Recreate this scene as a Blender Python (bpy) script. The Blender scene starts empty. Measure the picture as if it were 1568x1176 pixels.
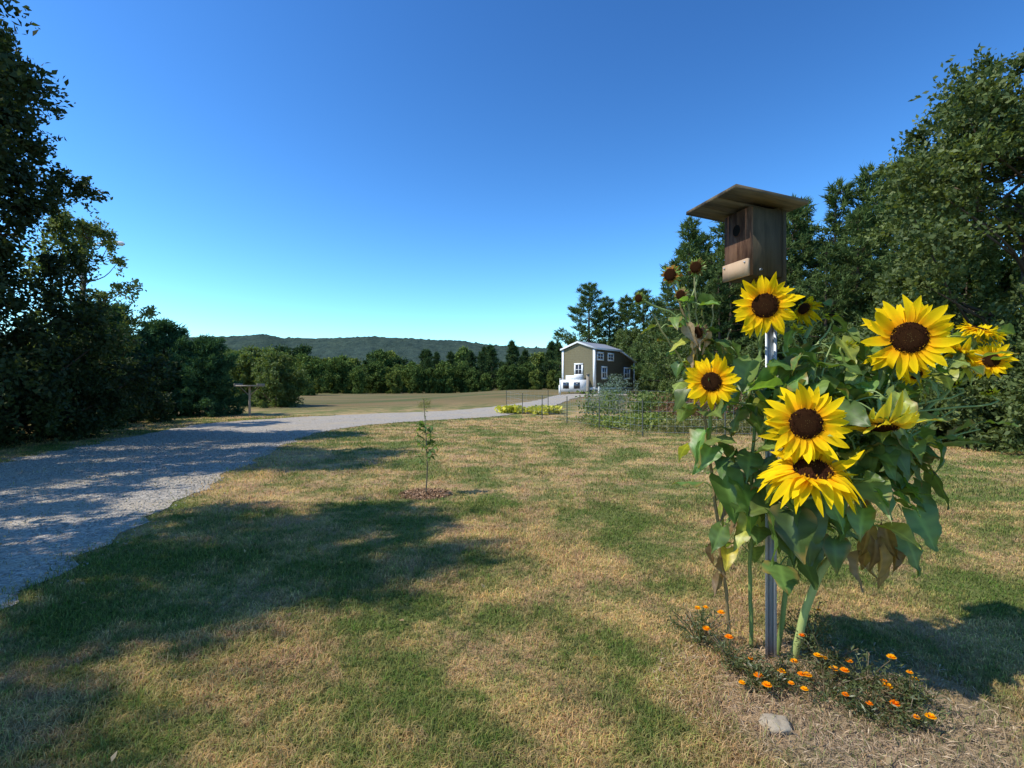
import bpy, math, random
import numpy as np
from mathutils import Vector, Matrix
random.seed(7); R0=np.random.default_rng(7)
sc=bpy.context.scene
# ------------------------------------------------------------------ sun / sky
EL=math.radians(50); HX,HY=-0.965,-0.262      # horizontal direction towards the sun
sunvec=Vector((HX*math.cos(EL),HY*math.cos(EL),math.sin(EL)))
w=bpy.data.worlds.new("World"); sc.world=w; w.use_nodes=True
nt=w.node_tree; nt.nodes.clear()
out=nt.nodes.new('ShaderNodeOutputWorld'); bg=nt.nodes.new('ShaderNodeBackground')
sky=nt.nodes.new('ShaderNodeTexSky'); sky.sky_type='NISHITA'; sky.sun_disc=False
sky.sun_elevation=EL; sky.sun_rotation=math.atan2(HX,HY)%(2*math.pi)
sky.air_density=1.0; sky.dust_density=0.3; sky.ozone_density=2.5
def wmul(src,col):
    tm=nt.nodes.new('ShaderNodeMix'); tm.data_type='RGBA'; tm.blend_type='MULTIPLY'; tm.inputs[0].default_value=1; tm.inputs[7].default_value=(*col,1)
    nt.links.new(src,tm.inputs[6]); return tm.outputs[2]
hs=nt.nodes.new('ShaderNodeHueSaturation'); hs.inputs['Saturation'].default_value=1.12
nt.links.new(sky.outputs[0],hs.inputs['Color'])
a=wmul(hs.outputs[0],(.18,.236,.2925)); gm=nt.nodes.new('ShaderNodeGamma'); gm.inputs[1].default_value=1.5; nt.links.new(a,gm.inputs[0])
b=wmul(gm.outputs[0],(7.6,6.5,4.7)); nt.links.new(b,bg.inputs[0])
bg.inputs[1].default_value=0.15; nt.links.new(bg.outputs[0],out.inputs[0])
sl=bpy.data.lights.new("sun","SUN"); sl.energy=5.0; sl.angle=math.radians(0.53); sl.color=(1.0,0.93,0.80)
so=bpy.data.objects.new("sun",sl); sc.collection.objects.link(so); so.rotation_euler=sunvec.to_track_quat('Z','Y').to_euler()
so.location=(-30,-8,40)
cam=bpy.data.cameras.new("camera"); co=bpy.data.objects.new("camera",cam); sc.collection.objects.link(co)
co.location=(0,0,1.5); co.rotation_euler=(math.radians(90),0,0); cam.lens=18; cam.sensor_width=36; cam.clip_start=.05; cam.clip_end=9000
sc.camera=co
sc.view_settings.view_transform='Standard'; sc.view_settings.look='None'; sc.view_settings.exposure=0
# ------------------------------------------------------------------ terrain
def sm(a,b,x):
    t=np.clip((np.asarray(x,float)-a)/(b-a),0,1); return t*t*(3-2*t)
def gz(x,y):
    x=np.asarray(x,float); y=np.asarray(y,float)
    return (0.72*sm(22,42,y)*sm(-14,2,x)-0.4*sm(55,110,y)+0.03*np.sin(x*.35+1)*np.sin(y*.21)*sm(6,20,y))
def gzf(x,y): return float(gz(x,y))
# ------------------------------------------------------------------ materials
def N(nt,t,**k):
    n=nt.nodes.new(t)
    for a,b in k.items(): setattr(n,a,b)
    return n
def newmat(name):
    m=bpy.data.materials.new(name); m.use_nodes=True; nt=m.node_tree; nt.nodes.clear()
    o=N(nt,'ShaderNodeOutputMaterial'); return m,nt,o
def noise(nt,scale,detail=4,rough=.6,vec=None,stretch=None):
    n=N(nt,'ShaderNodeTexNoise'); n.inputs['Scale'].default_value=scale; n.inputs['Detail'].default_value=detail; n.inputs['Roughness'].default_value=rough
    if vec is None: vec=N(nt,'ShaderNodeNewGeometry').outputs['Position']
    if stretch:
        mp=N(nt,'ShaderNodeMapping'); mp.inputs['Scale'].default_value=stretch; nt.links.new(vec,mp.inputs[0]); vec=mp.outputs[0]
    nt.links.new(vec,n.inputs['Vector']); return n.outputs['Fac']
def ramp(nt,fac,a,b):
    r=N(nt,'ShaderNodeMapRange'); r.interpolation_type='SMOOTHSTEP'; r.inputs['From Min'].default_value=a; r.inputs['From Max'].default_value=b
    nt.links.new(fac,r.inputs['Value']); return r.outputs[0]
def mix(nt,f,a,b,bt='MIX'):
    m=N(nt,'ShaderNodeMix',data_type='RGBA',blend_type=bt)
    for s,v in ((m.inputs[0],f),(m.inputs[6],a),(m.inputs[7],b)):
        if hasattr(v,'links'): nt.links.new(v,s)
        elif isinstance(v,(int,float)): s.default_value=v
        else: s.default_value=(*v,1)
    return m.outputs[2]
def math_(nt,op,a,b):
    m=N(nt,'ShaderNodeMath',operation=op)
    for s,v in ((m.inputs[0],a),(m.inputs[1],b)):
        if hasattr(v,'links'): nt.links.new(v,s)
        else: s.default_value=v
    return m.outputs[0]
def bump(nt,h,strength,dist):
    b=N(nt,'ShaderNodeBump'); b.inputs['Strength'].default_value=strength; b.inputs['Distance'].default_value=dist
    nt.links.new(h,b.inputs['Height']); return b.outputs[0]
def princ(nt,o,col,rough=.8,spec=.3,nrm=None,metal=0):
    p=N(nt,'ShaderNodeBsdfPrincipled')
    if hasattr(col,'links'): nt.links.new(col,p.inputs['Base Color'])
    else: p.inputs['Base Color'].default_value=(*col,1)
    p.inputs['Roughness'].default_value=rough; p.inputs['Specular IOR Level'].default_value=spec; p.inputs['Metallic'].default_value=metal
    if nrm is not None: nt.links.new(nrm,p.inputs['Normal'])
    nt.links.new(p.outputs[0],o.inputs[0]); return p
def simple(name,col,rough=.7,spec=.3,var=.25,scale=8,metal=0,bmp=0):
    m,nt,o=newmat(name); f=noise(nt,scale,5)
    c=mix(nt,f,tuple(x*(1-var) for x in col),tuple(min(1,x*(1+var)) for x in col))
    princ(nt,o,c,rough,spec,bump(nt,f,bmp,.01) if bmp else None,metal); return m
def leafmat(name,trans=.3,gloss=.04,mul=1.0,rough=.45,tint=(1.5,1.5,.6)):
    m,nt,o=newmat(name); a=N(nt,'ShaderNodeAttribute',attribute_name='Col'); c=a.outputs['Color']
    if mul!=1: c=mix(nt,1.0,c,(mul,mul,mul),'MULTIPLY')
    d=N(nt,'ShaderNodeBsdfDiffuse'); nt.links.new(c,d.inputs[0]); last=d.outputs[0]
    if trans>0:
        t=N(nt,'ShaderNodeBsdfTranslucent'); tc=mix(nt,1.0,c,tint,'MULTIPLY'); nt.links.new(tc,t.inputs[0])
        m1=N(nt,'ShaderNodeMixShader'); m1.inputs[0].default_value=trans; nt.links.new(last,m1.inputs[1]); nt.links.new(t.outputs[0],m1.inputs[2]); last=m1.outputs[0]
    if gloss>0:
        g=N(nt,'ShaderNodeBsdfGlossy'); g.inputs['Roughness'].default_value=rough; g.inputs['Color'].default_value=(.9,.9,.9,1)
        m2=N(nt,'ShaderNodeMixShader'); m2.inputs[0].default_value=gloss; nt.links.new(last,m2.inputs[1]); nt.links.new(g.outputs[0],m2.inputs[2]); last=m2.outputs[0]
    nt.links.new(last,o.inputs[0]); return m
def distmask(nt,cx,cy,r0,r1,ns=4,amp=.35):
    g=N(nt,'ShaderNodeNewGeometry').outputs['Position']; s=N(nt,'ShaderNodeSeparateXYZ'); nt.links.new(g,s.inputs[0])
    dx=math_(nt,'SUBTRACT',s.outputs[0],cx); dy=math_(nt,'SUBTRACT',s.outputs[1],cy)
    d=math_(nt,'SQRT',math_(nt,'ADD',math_(nt,'MULTIPLY',dx,dx),math_(nt,'MULTIPLY',dy,dy)),0)
    d=math_(nt,'ADD',d,math_(nt,'MULTIPLY',noise(nt,ns,4),amp))
    return ramp(nt,d,r1+amp*.5,r0+amp*.5)
def lawn_color(nt):
    big=noise(nt,.35,3,.5); mid=noise(nt,1.3,5,.64); fine=noise(nt,9,4,.7)
    f=math_(nt,'ADD',math_(nt,'ADD',math_(nt,'MULTIPLY',big,.5),math_(nt,'MULTIPLY',mid,.7)),math_(nt,'MULTIPLY',fine,.30))
    dry=ramp(nt,f,.66,.84)
    green=mix(nt,noise(nt,4,3),(.115,.165,.040),(.245,.26,.085))
    straw=mix(nt,ramp(nt,noise(nt,2.3,4),.35,.65),(.66,.46,.205),(.50,.325,.18))
    c=mix(nt,dry,green,straw)
    g=N(nt,'ShaderNodeNewGeometry').outputs['Position']; s=N(nt,'ShaderNodeSeparateXYZ'); nt.links.new(g,s.inputs[0])
    far=ramp(nt,s.outputs[1],22,36)
    band=ramp(nt,noise(nt,.12,4,.6,stretch=(.5,1.6,1)),.38,.62)
    c=mix(nt,far,c,mix(nt,band,(.12,.13,.045),(.245,.175,.08)))
    c=mix(nt,math_(nt,'MULTIPLY',distmask(nt,1.62,2.3,.35,.85),.85),c,mix(nt,fine,(.25,.17,.11),(.56,.42,.28)))
    c=mix(nt,distmask(nt,-1.17,6.95,.2,.42,6,.2),c,mix(nt,fine,(.22,.12,.07),(.46,.30,.18)))
    c=mix(nt,distmask(nt,6.5,19.5,3.0,5.0,1,1),c,(.13,.13,.05))
    return c,fine
M={}
m,nt,o=newmat("lawn"); c,fine=lawn_color(nt); f2=noise(nt,45,4,.7)
c=mix(nt,.6,c,mix(nt,ramp(nt,f2,.3,.7),(.4,.4,.4),(1.2,1.2,1.2)),'MULTIPLY')
princ(nt,o,c,.95,.1,bump(nt,f2,.9,.03)); M['lawn']=m
m,nt,o=newmat("grass_blade"); c,fine=lawn_color(nt); a=N(nt,'ShaderNodeAttribute',attribute_name='Col')
c=mix(nt,1.0,c,a.outputs['Color'],'MULTIPLY')
d=N(nt,'ShaderNodeBsdfDiffuse'); t=N(nt,'ShaderNodeBsdfTranslucent'); nt.links.new(c,d.inputs[0]); nt.links.new(c,t.inputs[0])
mm=N(nt,'ShaderNodeMixShader'); mm.inputs[0].default_value=.35; nt.links.new(d.outputs[0],mm.inputs[1]); nt.links.new(t.outputs[0],mm.inputs[2]); nt.links.new(mm.outputs[0],o.inputs[0]); M['blade']=m
m,nt,o=newmat("gravel"); v=N(nt,'ShaderNodeTexVoronoi'); v.inputs['Scale'].default_value=38
nt.links.new(N(nt,'ShaderNodeNewGeometry').outputs['Position'],v.inputs['Vector'])
sx=N(nt,'ShaderNodeSeparateColor'); nt.links.new(v.outputs['Color'],sx.inputs[0])
gc=mix(nt,sx.outputs[0],(.22,.20,.175),(.58,.52,.43)); gc=mix(nt,ramp(nt,noise(nt,.8,5,.65),.4,.7),gc,(.45,.38,.28))
gc=mix(nt,.5,gc,mix(nt,noise(nt,12,5,.7),(.5,.5,.5),(1.3,1.3,1.3)),'MULTIPLY')
princ(nt,o,gc,.9,.2,bump(nt,v.outputs['Distance'],.8,.02)); M['gravel']=m
M['bark']=simple("bark",(.10,.075,.055),.9,.1,.4,14,bmp=.6)
M['leaf']=leafmat("tree_leaf",.28,.02,rough=.6)
M['needle']=leafmat("pine_needle",.18,.0)
M['far']=leafmat("far_foliage",.12,.0)
M['sfleaf']=leafmat("sunflower_leaf",.38,.035,rough=.45,tint=(1.7,1.6,.5))
M['petal']=leafmat("petal",.35,.0)
M['disc']=leafmat("seed_disc",.0,.0)
M['stem']=leafmat("stem",.0,.04)
m,nt,o=newmat("weathered_wood"); tc=N(nt,'ShaderNodeTexCoord').outputs['Object']
g1=noise(nt,14,6,.65,tc,(1,1,.12)); g2=noise(nt,60,3,.6,tc,(1,1,.05)); st=ramp(nt,noise(nt,5,4,.65,tc,(1,1,.35)),.40,.60)
c=mix(nt,g1,(.035,.030,.020),(.17,.135,.09)); c=mix(nt,math_(nt,'MULTIPLY',st,.7),c,(.035,.032,.022)); c=mix(nt,.7,c,mix(nt,g2,(.4,.4,.4),(1.4,1.4,1.4)),'MULTIPLY')
princ(nt,o,c,.85,.2,bump(nt,g2,.6,.004)); M['wood']=m
m,nt,o=newmat("weathered_roof_board"); tc=N(nt,'ShaderNodeTexCoord').outputs['Object']
g1=noise(nt,12,6,.7,tc,(.12,1,1)); g2=noise(nt,70,3,.6,tc,(.05,1,1))
c=mix(nt,ramp(nt,g1,.3,.7),(.035,.03,.02),(.18,.145,.095)); c=mix(nt,.8,c,mix(nt,g2,(.35,.35,.35),(1.3,1.3,1.3)),'MULTIPLY')
princ(nt,o,c,.85,.2,bump(nt,g2,.8,.004)); M['roofwood']=m
m,nt,o=newmat("sunlit_wood"); tc=N(nt,'ShaderNodeTexCoord').outputs['Object']; g1=noise(nt,14,6,.65,tc,(1,1,.15))
princ(nt,o,mix(nt,g1,(.34,.22,.13),(.62,.46,.32)),.8,.2,bump(nt,g1,.4,.004)); M['sunlitwood']=m  # sunlight on the lower birdhouse front, put into a paler wood colour
m,nt,o=newmat("front_wood"); tc=N(nt,'ShaderNodeTexCoord').outputs['Object']; g1=noise(nt,10,6,.7,tc,(1,1,.15)); g2=noise(nt,60,3,.6,tc,(1,1,.05))
c=mix(nt,ramp(nt,g1,.35,.65),(.05,.022,.014),(.27,.15,.09)); c=mix(nt,.6,c,mix(nt,g2,(.5,.5,.5),(1.3,1.3,1.3)),'MULTIPLY')
princ(nt,o,c,.8,.2,bump(nt,g1,.4,.004)); M['frontwood']=m
M['dark']=simple("dark_void",(.008,.007,.006),.9,.1)
M['galv']=simple("galvanised_steel",(.42,.46,.52),.45,.5,.2,30,metal=.4)
M['white']=simple("white_paint",(.80,.80,.78),.5,.3,.04,2)
def siding(name,a,b):
    m,nt,o=newmat(name); tc=N(nt,'ShaderNodeTexCoord').outputs['Object']
    wv=N(nt,'ShaderNodeTexWave'); wv.bands_direction='Z'; wv.wave_profile='SAW'; wv.inputs['Scale'].default_value=1.6; nt.links.new(tc,wv.inputs['Vector'])
    princ(nt,o,mix(nt,noise(nt,3,4),a,b),.7,.25,bump(nt,wv.outputs['Fac'],.6,.03)); return m
M['siding']=siding("olive_siding",(.155,.135,.078),(.195,.17,.10)); M['shadedsiding']=siding("shaded_siding",(.09,.073,.045),(.12,.098,.062))  # second siding is darkened: the side wall's shade is put into its colour
M['glass']=simple("window_glass",(.03,.035,.045),.08,.6,.1)
M['roof']=simple("metal_roof",(.30,.31,.32),.5,.4,.1,2)
M['stone']=simple("stone",(.36,.30,.22),.9,.15,.4,25,bmp=.6)
M['fpost']=simple("fence_post",(.09,.10,.08),.7,.3,.2)
M['post']=simple("old_post_wood",(.30,.26,.21),.85,.2,.3,20,bmp=.4)
m,nt,o=newmat("hill_forest"); f1=noise(nt,.035,8,.75); f2=noise(nt,.006,3)
c=mix(nt,ramp(nt,f1,.35,.65),(.028,.050,.040),(.072,.105,.070)); c=mix(nt,math_(nt,'MULTIPLY',f2,.8),c,(.052,.080,.078))  # bluish tint paints distance haze into the forest colour
princ(nt,o,c,1,.0,bump(nt,f1,1,8)); M['hill']=m
# ------------------------------------------------------------------ mesh helpers
class MB:
    def __init__(s): s.v=[];s.f=[];s.c=[];s.m=[];s.n=0;s.mats=[]
    def mi(s,mat):
        if mat not in s.mats: s.mats.append(mat)
        return s.mats.index(mat)
    def add(s,V,F,mat,col=(1,1,1)):
        V=np.asarray(V,float).reshape(-1,3); F=np.asarray(F,int)
        if F.shape[1]==3: F=np.hstack([F,np.full((len(F),1),-10**9)])
        C=np.asarray(col,float); 
        if C.ndim==1: C=np.tile(C,(len(V),1))
        s.v.append(V); s.f.append(np.where(F>=0,F+s.n,-1)); s.c.append(C); s.m.append(np.full(len(F),s.mi(mat))); s.n+=len(V)
    def addl(s,V,F,mat,col=(1,1,1)):
        V=np.asarray(V,float).reshape(-1,3); C=np.asarray(col,float)
        if C.ndim==1: C=np.tile(C,(len(V),1))
        A=np.array([list(f) if len(f)==4 else list(f)+[-10**9] for f in F])
        s.v.append(V); s.f.append(np.where(A>=0,A+s.n,-1)); s.c.append(C); s.m.append(np.full(len(A),s.mi(mat))); s.n+=len(V)
    def mesh(s,name,smooth=False):
        V=np.vstack(s.v);F=np.vstack(s.f);C=np.vstack(s.c);MI=np.concatenate(s.m)
        me=bpy.data.meshes.new(name); cnt=(F>=0).sum(1); li=F[F>=0]
        me.vertices.add(len(V)); me.vertices.foreach_set('co',V.ravel())
        me.loops.add(len(li)); me.loops.foreach_set('vertex_index',li.astype(np.int32))
        me.polygons.add(len(F)); st=np.concatenate([[0],np.cumsum(cnt)[:-1]]).astype(np.int32)
        me.polygons.foreach_set('loop_start',st)
        for mt in s.mats: me.materials.append(M[mt])
        me.polygons.foreach_set('material_index',MI.astype(np.int32))
        if smooth is not False: me.polygons.foreach_set('use_smooth',np.ones(len(F),bool))
        a=me.color_attributes.new('Col','FLOAT_COLOR','POINT'); a.data.foreach_set('color',np.hstack([C,np.ones((len(C),1))]).ravel())
        me.update(calc_edges=True); me.validate(); return me
    def obj(s,name,parent=None,smooth=False,loc=(0,0,0)):
        o=bpy.data.objects.new(name,s.mesh(name,smooth)); sc.collection.objects.link(o); o.parent=parent; o.location=loc; return o
def empty(name,loc=(0,0,0),rz=0):
    e=bpy.data.objects.new(name,None); sc.collection.objects.link(e); e.location=loc; e.rotation_euler[2]=rz; e.empty_display_size=.3; return e
def unit(a): return a/np.maximum(np.linalg.norm(a,axis=-1,keepdims=True),1e-9)
def tube(mb,pts,rad,mat,col=(1,1,1),n=6):
    P=np.asarray(pts,float); rad=np.broadcast_to(np.asarray(rad,float),(len(P),))
    T=unit(np.gradient(P,axis=0)); ref=np.array([0,1,0.]) if abs(T[0][2])>.7 else np.array([0,0,1.])
    V=[]
    for p,t,r in zip(P,T,rad):
        a=np.cross(t,ref); a/=max(np.linalg.norm(a),1e-6); b=np.cross(t,a)
        for k in range(n):
            q=2*math.pi*k/n; V.append(p+r*(a*math.cos(q)+b*math.sin(q)))
    F=[(i*n+k,i*n+(k+1)%n,(i+1)*n+(k+1)%n,(i+1)*n+k) for i in range(len(P)-1) for k in range(n)]
    mb.add(V,F,mat,col)
def smoothline(ctrl,k=5):
    C=np.asarray(ctrl,float); 
    if len(C)<3: return np.linspace(C[0],C[-1],k)
    E=np.vstack([2*C[0]-C[1],C,2*C[-1]-C[-2]]); out=[]
    for i in range(1,len(E)-2):
        for t in np.linspace(0,1,k,endpoint=False):
            p0,p1,p2,p3=E[i-1:i+3]
            out.append(.5*((2*p1)+(-p0+p2)*t+(2*p0-5*p1+4*p2-p3)*t*t+(-p0+3*p1-3*p2+p3)*t**3))
    out.append(C[-1]); return np.array(out)
def cards(mb,P,size,mat,col,rng,up=.3,aspect=.6,D=None):
    n=len(P); nr=unit(rng.normal(size=(n,3))+np.array([0,0,up])); t=rng.normal(size=(n,3)) if D is None else D+rng.normal(size=(n,3))*.5
    t=unit(t-nr*(t*nr).sum(1,keepdims=True)); b=np.cross(nr,t)
    s=np.asarray(size).reshape(-1,1)*rng.uniform(.65,1.3,(n,1)); fold=nr*s*.12
    V=np.stack([P-t*s*.5,P+b*s*aspect*.5+fold-t*s*.05,P+t*s*.55,P-b*s*aspect*.5+fold-t*s*.05],1).reshape(-1,3)
    F=np.arange(4*n).reshape(-1,4); mb.add(V,F,mat,np.repeat(col,4,0))
def leafcols(n,a,b,rng,base=None):
    t=rng.random((n,1)) if base is None else np.clip(base.reshape(-1,1)+rng.normal(size=(n,1))*.2,0,1)
    return np.array(a)*(1-t)+np.array(b)*t
def box(mb,c,s,mat,R=None,col=(1,1,1)):
    x,y,z=[q/2 for q in s]; V=np.array([(-x,-y,-z),(x,-y,-z),(x,y,-z),(-x,y,-z),(-x,-y,z),(x,-y,z),(x,y,z),(-x,y,z)])
    if R is not None: V=V@np.array(R).T
    mb.add(V+np.array(c),[(0,3,2,1),(4,5,6,7),(0,1,5,4),(1,2,6,5),(2,3,7,6),(3,0,4,7)],mat,col)
# ------------------------------------------------------------------ trees
def decid(h,Rr,cb,nclump,per,ls,seed,ca=(.045,.075,.022),cb_=(.12,.16,.045),shape='round',rc=.26,mat='leaf',trunk=.16,twist=.25,limbs=True,sparse=0):
    rng=np.random.default_rng(seed); mb=MB()
    t=rng.random(nclump)**.9; 
    if shape=='cone': prof=(1-t)**.75*1.0+.08
    elif shape=='bush': prof=np.sqrt(np.clip(1-t**2,0,1))
    else: prof=np.sqrt(np.clip(1-(2*t-.85)**2/1.4,0.02,1))
    az=rng.random(nclump)*2*math.pi; rho=rng.random(nclump)**.42
    lob=1+twist*np.sin(az*3+seed)+twist*.6*np.sin(az*5+t*9+seed*2)
    C=np.stack([np.cos(az)*rho*prof*Rr*lob*.88,np.sin(az)*rho*prof*Rr*lob*.88,cb+t*(h-cb)*.96],1)
    rcl=Rr*rc*rng.uniform(.55,1.3,nclump)
    if limbs:
        lean=rng.normal(size=2)*.03*h
        T=np.array([(lean[0]*z*z,lean[1]*z*z,z*h*.9) for z in np.linspace(0,1,9)])
        tube(mb,T,trunk*np.linspace(1.15,.12,9),'bark',n=8)
        for c in C[::max(1,nclump//55)]:
            z0=max(cb*.7,c[2]-np.hypot(c[0],c[1])*.75); k=min(z0/(h*.9),.95); p0=np.array([lean[0]*k*k,lean[1]*k*k,z0])
            mid=(p0+c)/2+np.array([0,0,-.08*Rr])+rng.normal(size=3)*.08*Rr
            tube(mb,smoothline([p0,mid,c],3),np.linspace(trunk*.32*(1.1-k*.6),.012,7),'bark',n=4)
    K=max(8,per//22)
    d=unit(rng.normal(size=(nclump,K,3))+unit(C-np.array([0,0,(cb+h)/2]))[:,None,:]*.5+np.array([0,0,.1]))
    L=rng.uniform(.5,1.25,(nclump,K,1,1)); s=rng.uniform(.1,1,(nclump,K,per//K,1))**.8
    P=C[:,None,None,:]+d[:,:,None,:]*s*L*rcl[:,None,None,None]
    P[...,2]-=(s[...,0]**2)*rcl[:,None,None]*.25
    P=P+rng.normal(size=P.shape)*ls*.55
    D=np.broadcast_to(d[:,:,None,:],P.shape).reshape(-1,3); tone=np.broadcast_to(rng.random(nclump)[:,None,None],P.shape[:3]).reshape(-1)
    P=P.reshape(-1,3); cards(mb,P,ls,mat,leafcols(len(P),ca,cb_,rng,tone*.7+.1),rng,D=D)
    return mb
def pine(h,Rr,seed,ca=(.040,.075,.028),cb_=(.135,.185,.060),step=.62,nl=.34,nw=.075,cb=.05,per=8,ntuft=30,jit=.07,taper=.8):
    rng=np.random.default_rng(seed); mb=MB()
    tube(mb,[(math.sin(z*3+seed)*.08,math.cos(z*2+seed)*.08-.08,z*h) for z in np.linspace(0,1,9)],h*.014*np.linspace(1.2,.1,9),'bark',n=7)
    P=[];D=[]; z=h*cb
    while z<h*.985:
        t=(z-h*cb)/(h*(1-cb)); L0=Rr*((1-t)**taper)*(.85+.25*math.sin(z*2.1+seed))+.25
        nb=int(rng.integers(5,8)); a0=rng.random()*6.28
        for b in range(nb):
            if rng.random()<.08: continue
            a=a0+b*6.283/nb+rng.normal()*.3; L=L0*rng.uniform(.55,1.3); rise=.02+.5*t+rng.normal()*.09
            dr=np.array([math.cos(a),math.sin(a),rise]); e=np.array([0,0,z])+dr*L; m_=np.array([0,0,z])+dr*L*.5+np.array([0,0,-.05*L])
            tube(mb,[(0,0,z),m_,e],[.006*h*(1-t)*.35+.012,.018,.008],'bark',n=3)
            nt_=max(5,int(ntuft*L/Rr*1.0)); s=rng.uniform(.25,1.03,nt_)**.7
            side=np.cross(dr,[0,0,1]); side/=np.linalg.norm(side)
            q=np.array([0,0,z])+dr*(s*L)[:,None]+side*(rng.normal(size=nt_)*.25*L*(1.12-s))[:,None]+np.array([0,0,1])*((rng.normal(size=nt_)*.03+.10*s*s)*L)[:,None]
            P.append(q); D.append(np.tile(dr*.6+np.array([0,0,.35]),(nt_,1)))
        z+=step*rng.uniform(.75,1.3)*(1-.45*t)
    P.append(np.array([[0,0,h]]*4)); D.append(np.array([[0,0,1.]]*4))
    P=np.vstack(P); D=np.vstack(D); n=len(P); tone=rng.random(n)
    d=unit(D[:,None,:]+rng.normal(size=(n,per,3))*.6); b=unit(np.cross(d,rng.normal(size=(n,per,3))))
    ln=nl*rng.uniform(.7,1.3,(n,per,1)); p=P[:,None,:]+rng.normal(size=(n,per,3))*jit
    V=np.stack([p-b*nw*.5,p+b*nw*.5,p+d*ln],2).reshape(-1,3); F=np.arange(len(V)).reshape(-1,3)
    mb.add(V,F,'needle',np.repeat(leafcols(n*per,ca,cb_,rng,np.repeat(tone,per)),3,0)); return mb
def place(me,name,x,y,s=1,rz=0,parent=None,sz=None,dz=0):
    o=bpy.data.objects.new(name,me); sc.collection.objects.link(o); o.location=(x,y,gzf(x,y)+dz-.03); o.scale=(s,s,sz or s); o.rotation_euler[2]=rz; o.parent=parent; return o
dk=((.022,.038,.014),(.065,.090,.027))
# left hand trees
place(decid(10.9,3.3,1.1,170,430,.13,11,*dk,shape='cone',rc=.25,trunk=.2).mesh("maple"),"maple_tree",-13.5,12.8)
place(decid(7.4,1.9,1.6,55,210,.12,12,(.09,.13,.035),(.23,.27,.09),rc=.3,trunk=.1).mesh("ash"),"ash_tree",-14.9,17.6)
oak=decid(10.4,3.3,2.4,105,300,.14,13,*dk,rc=.26,trunk=.2).mesh("oak")
place(oak,"oak_tree",-9.9,2.6)
place(oak,"oak_tree",-11.9,8.2,1.0,2.2)
place(oak,"oak_tree",-16.0,6.0,1.0,4.0)
place(oak,"oak_tree",-10.6,-.6,.98,5.0)
bush=decid(2.3,1.5,.1,45,260,.12,15,*dk,shape='bush',rc=.33,limbs=False).mesh("shrub")
bushg=decid(2.3,1.5,.1,45,260,.12,16,(.06,.095,.03),(.16,.20,.06),shape='bush',rc=.33,limbs=False).mesh("shrub_g")
for x,y,s in ((-12.4,12.2,1.0),(-13.4,15,1.1),(-12.0,14.2,.75),(-15.5,17.5,1.2),(-13.1,10.9,.9),(-16,13,1.5),(-15,20,1.0)): place(bush,"shrub",x,y,s,rz=x)
p1=pine(12,3.2,21).mesh("pine_a"); p2=pine(12,3.7,22).mesh("pine_b"); p3=pine(12,2.9,23).mesh("pine_c")
sp=pine(12,5.6,24,(.03,.075,.04),(.095,.18,.08),cb=.01,ntuft=38,nl=.6,nw=.16,jit=.2,step=.5,taper=.65).mesh("pine_d")
place(sp,"pine_tree",-16.7,24.5,.37,1.0); place(sp,"pine_tree",-14.6,24.5,.31,4.0); place(sp,"pine_tree",-18.3,23,.42,2.0)
d1=decid(5,2.6,.15,110,260,.17,31,(.07,.115,.032),(.20,.25,.07),shape='round',rc=.28,trunk=.1).mesh("dec_a")
d2=decid(9,3.6,.6,120,280,.22,32,(.06,.095,.028),(.17,.22,.06),rc=.26,trunk=.16).mesh("dec_b")
for x,y,s in ((-15.4,33.5,.70),(-17.3,35,.78),(-19.6,36,.74),(-22.5,38,.8)): place(d1,"small_tree",x,y,s,rz=y)
place(d2,"deciduous_tree",-21,29,.42,1); 
# right hand trees
place(decid(10.3,4.3,.4,240,430,.13,41,(.055,.085,.026),(.16,.20,.055),rc=.21,trunk=.22,twist=.26).mesh("elm"),"elm_tree",13.7,13.6,rz=2.0)
for x,y,s,z,me in ((9.7,28,.86,0,p1),(11.4,27,.86,2,p2),(12.9,29,.93,1,p3),(14.3,26,.86,4,p2),(16.6,26,.97,5,p1),(18.2,26,1.03,3,p3),(19.8,26,1.03,2,p2),(12.2,24,.6,3,p2),(15.2,22.5,.75,3,p1),(17.4,23,.95,1.2,p2),(10.3,25.5,.6,2.2,p3),(15.4,28,.95,2.2,p2),(13.4,25,.7,5.2,p1),(18.0,21,.88,.2,p2),(11.5,31,.85,1.1,p2),(14.5,31,.95,3.1,p1),(13.6,22,.62,4.4,p1),(15.6,20,.66,.7,p2)):
    place(me,"pine_tree",x,y,s,z)
for x,y,s,z in ((9.0,26,.42,0),(11.2,22,.42,1),(13.5,20,.42,2),(14.2,17.5,.5,3),(12.0,17.5,.36,4),(16.3,18.5,.7,5),(9.8,23,.33,2.2),(11.9,11.6,.36,4.2),(13.3,10.6,.45,5.1)):
    place(d2,"deciduous_tree",x,y,s,z)
for x,y,s in ((9.6,14.6,.7),(11.2,14.8,.95),(10.6,12.4,.8),(12.2,12.9,1.1),(11.4,10.4,.9),(12.6,16,1.2),(8.8,20.5,.8),(10,18.5,.8)): place(bushg,"shrub",x,y,s,rz=x)
for x,y,s,z,me,sz in ((9.1,60,1.35,0,p2,1.04),(11.6,62,1.2,2,p1,.94),(13.4,60,1.2,4,p3,.92),(14.8,58,1.1,1,p2,.95),(17,56,1.1,3,p1,1),(19,54,1.1,5,p3,1.0),(21,50,1.2,5,p2,1.1),(23,48,1.2,2,p1,1.1)):
    place(me,"pine_tree",x,y,s,z,sz=sz)
for x,y,s,z in ((12,52,.7,0),(14,48,.75,1),(16,46,.8,2),(13.3,42,.55,3),(17,42,.8,3)): place(d2,"deciduous_tree",x,y,s,z)
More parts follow.
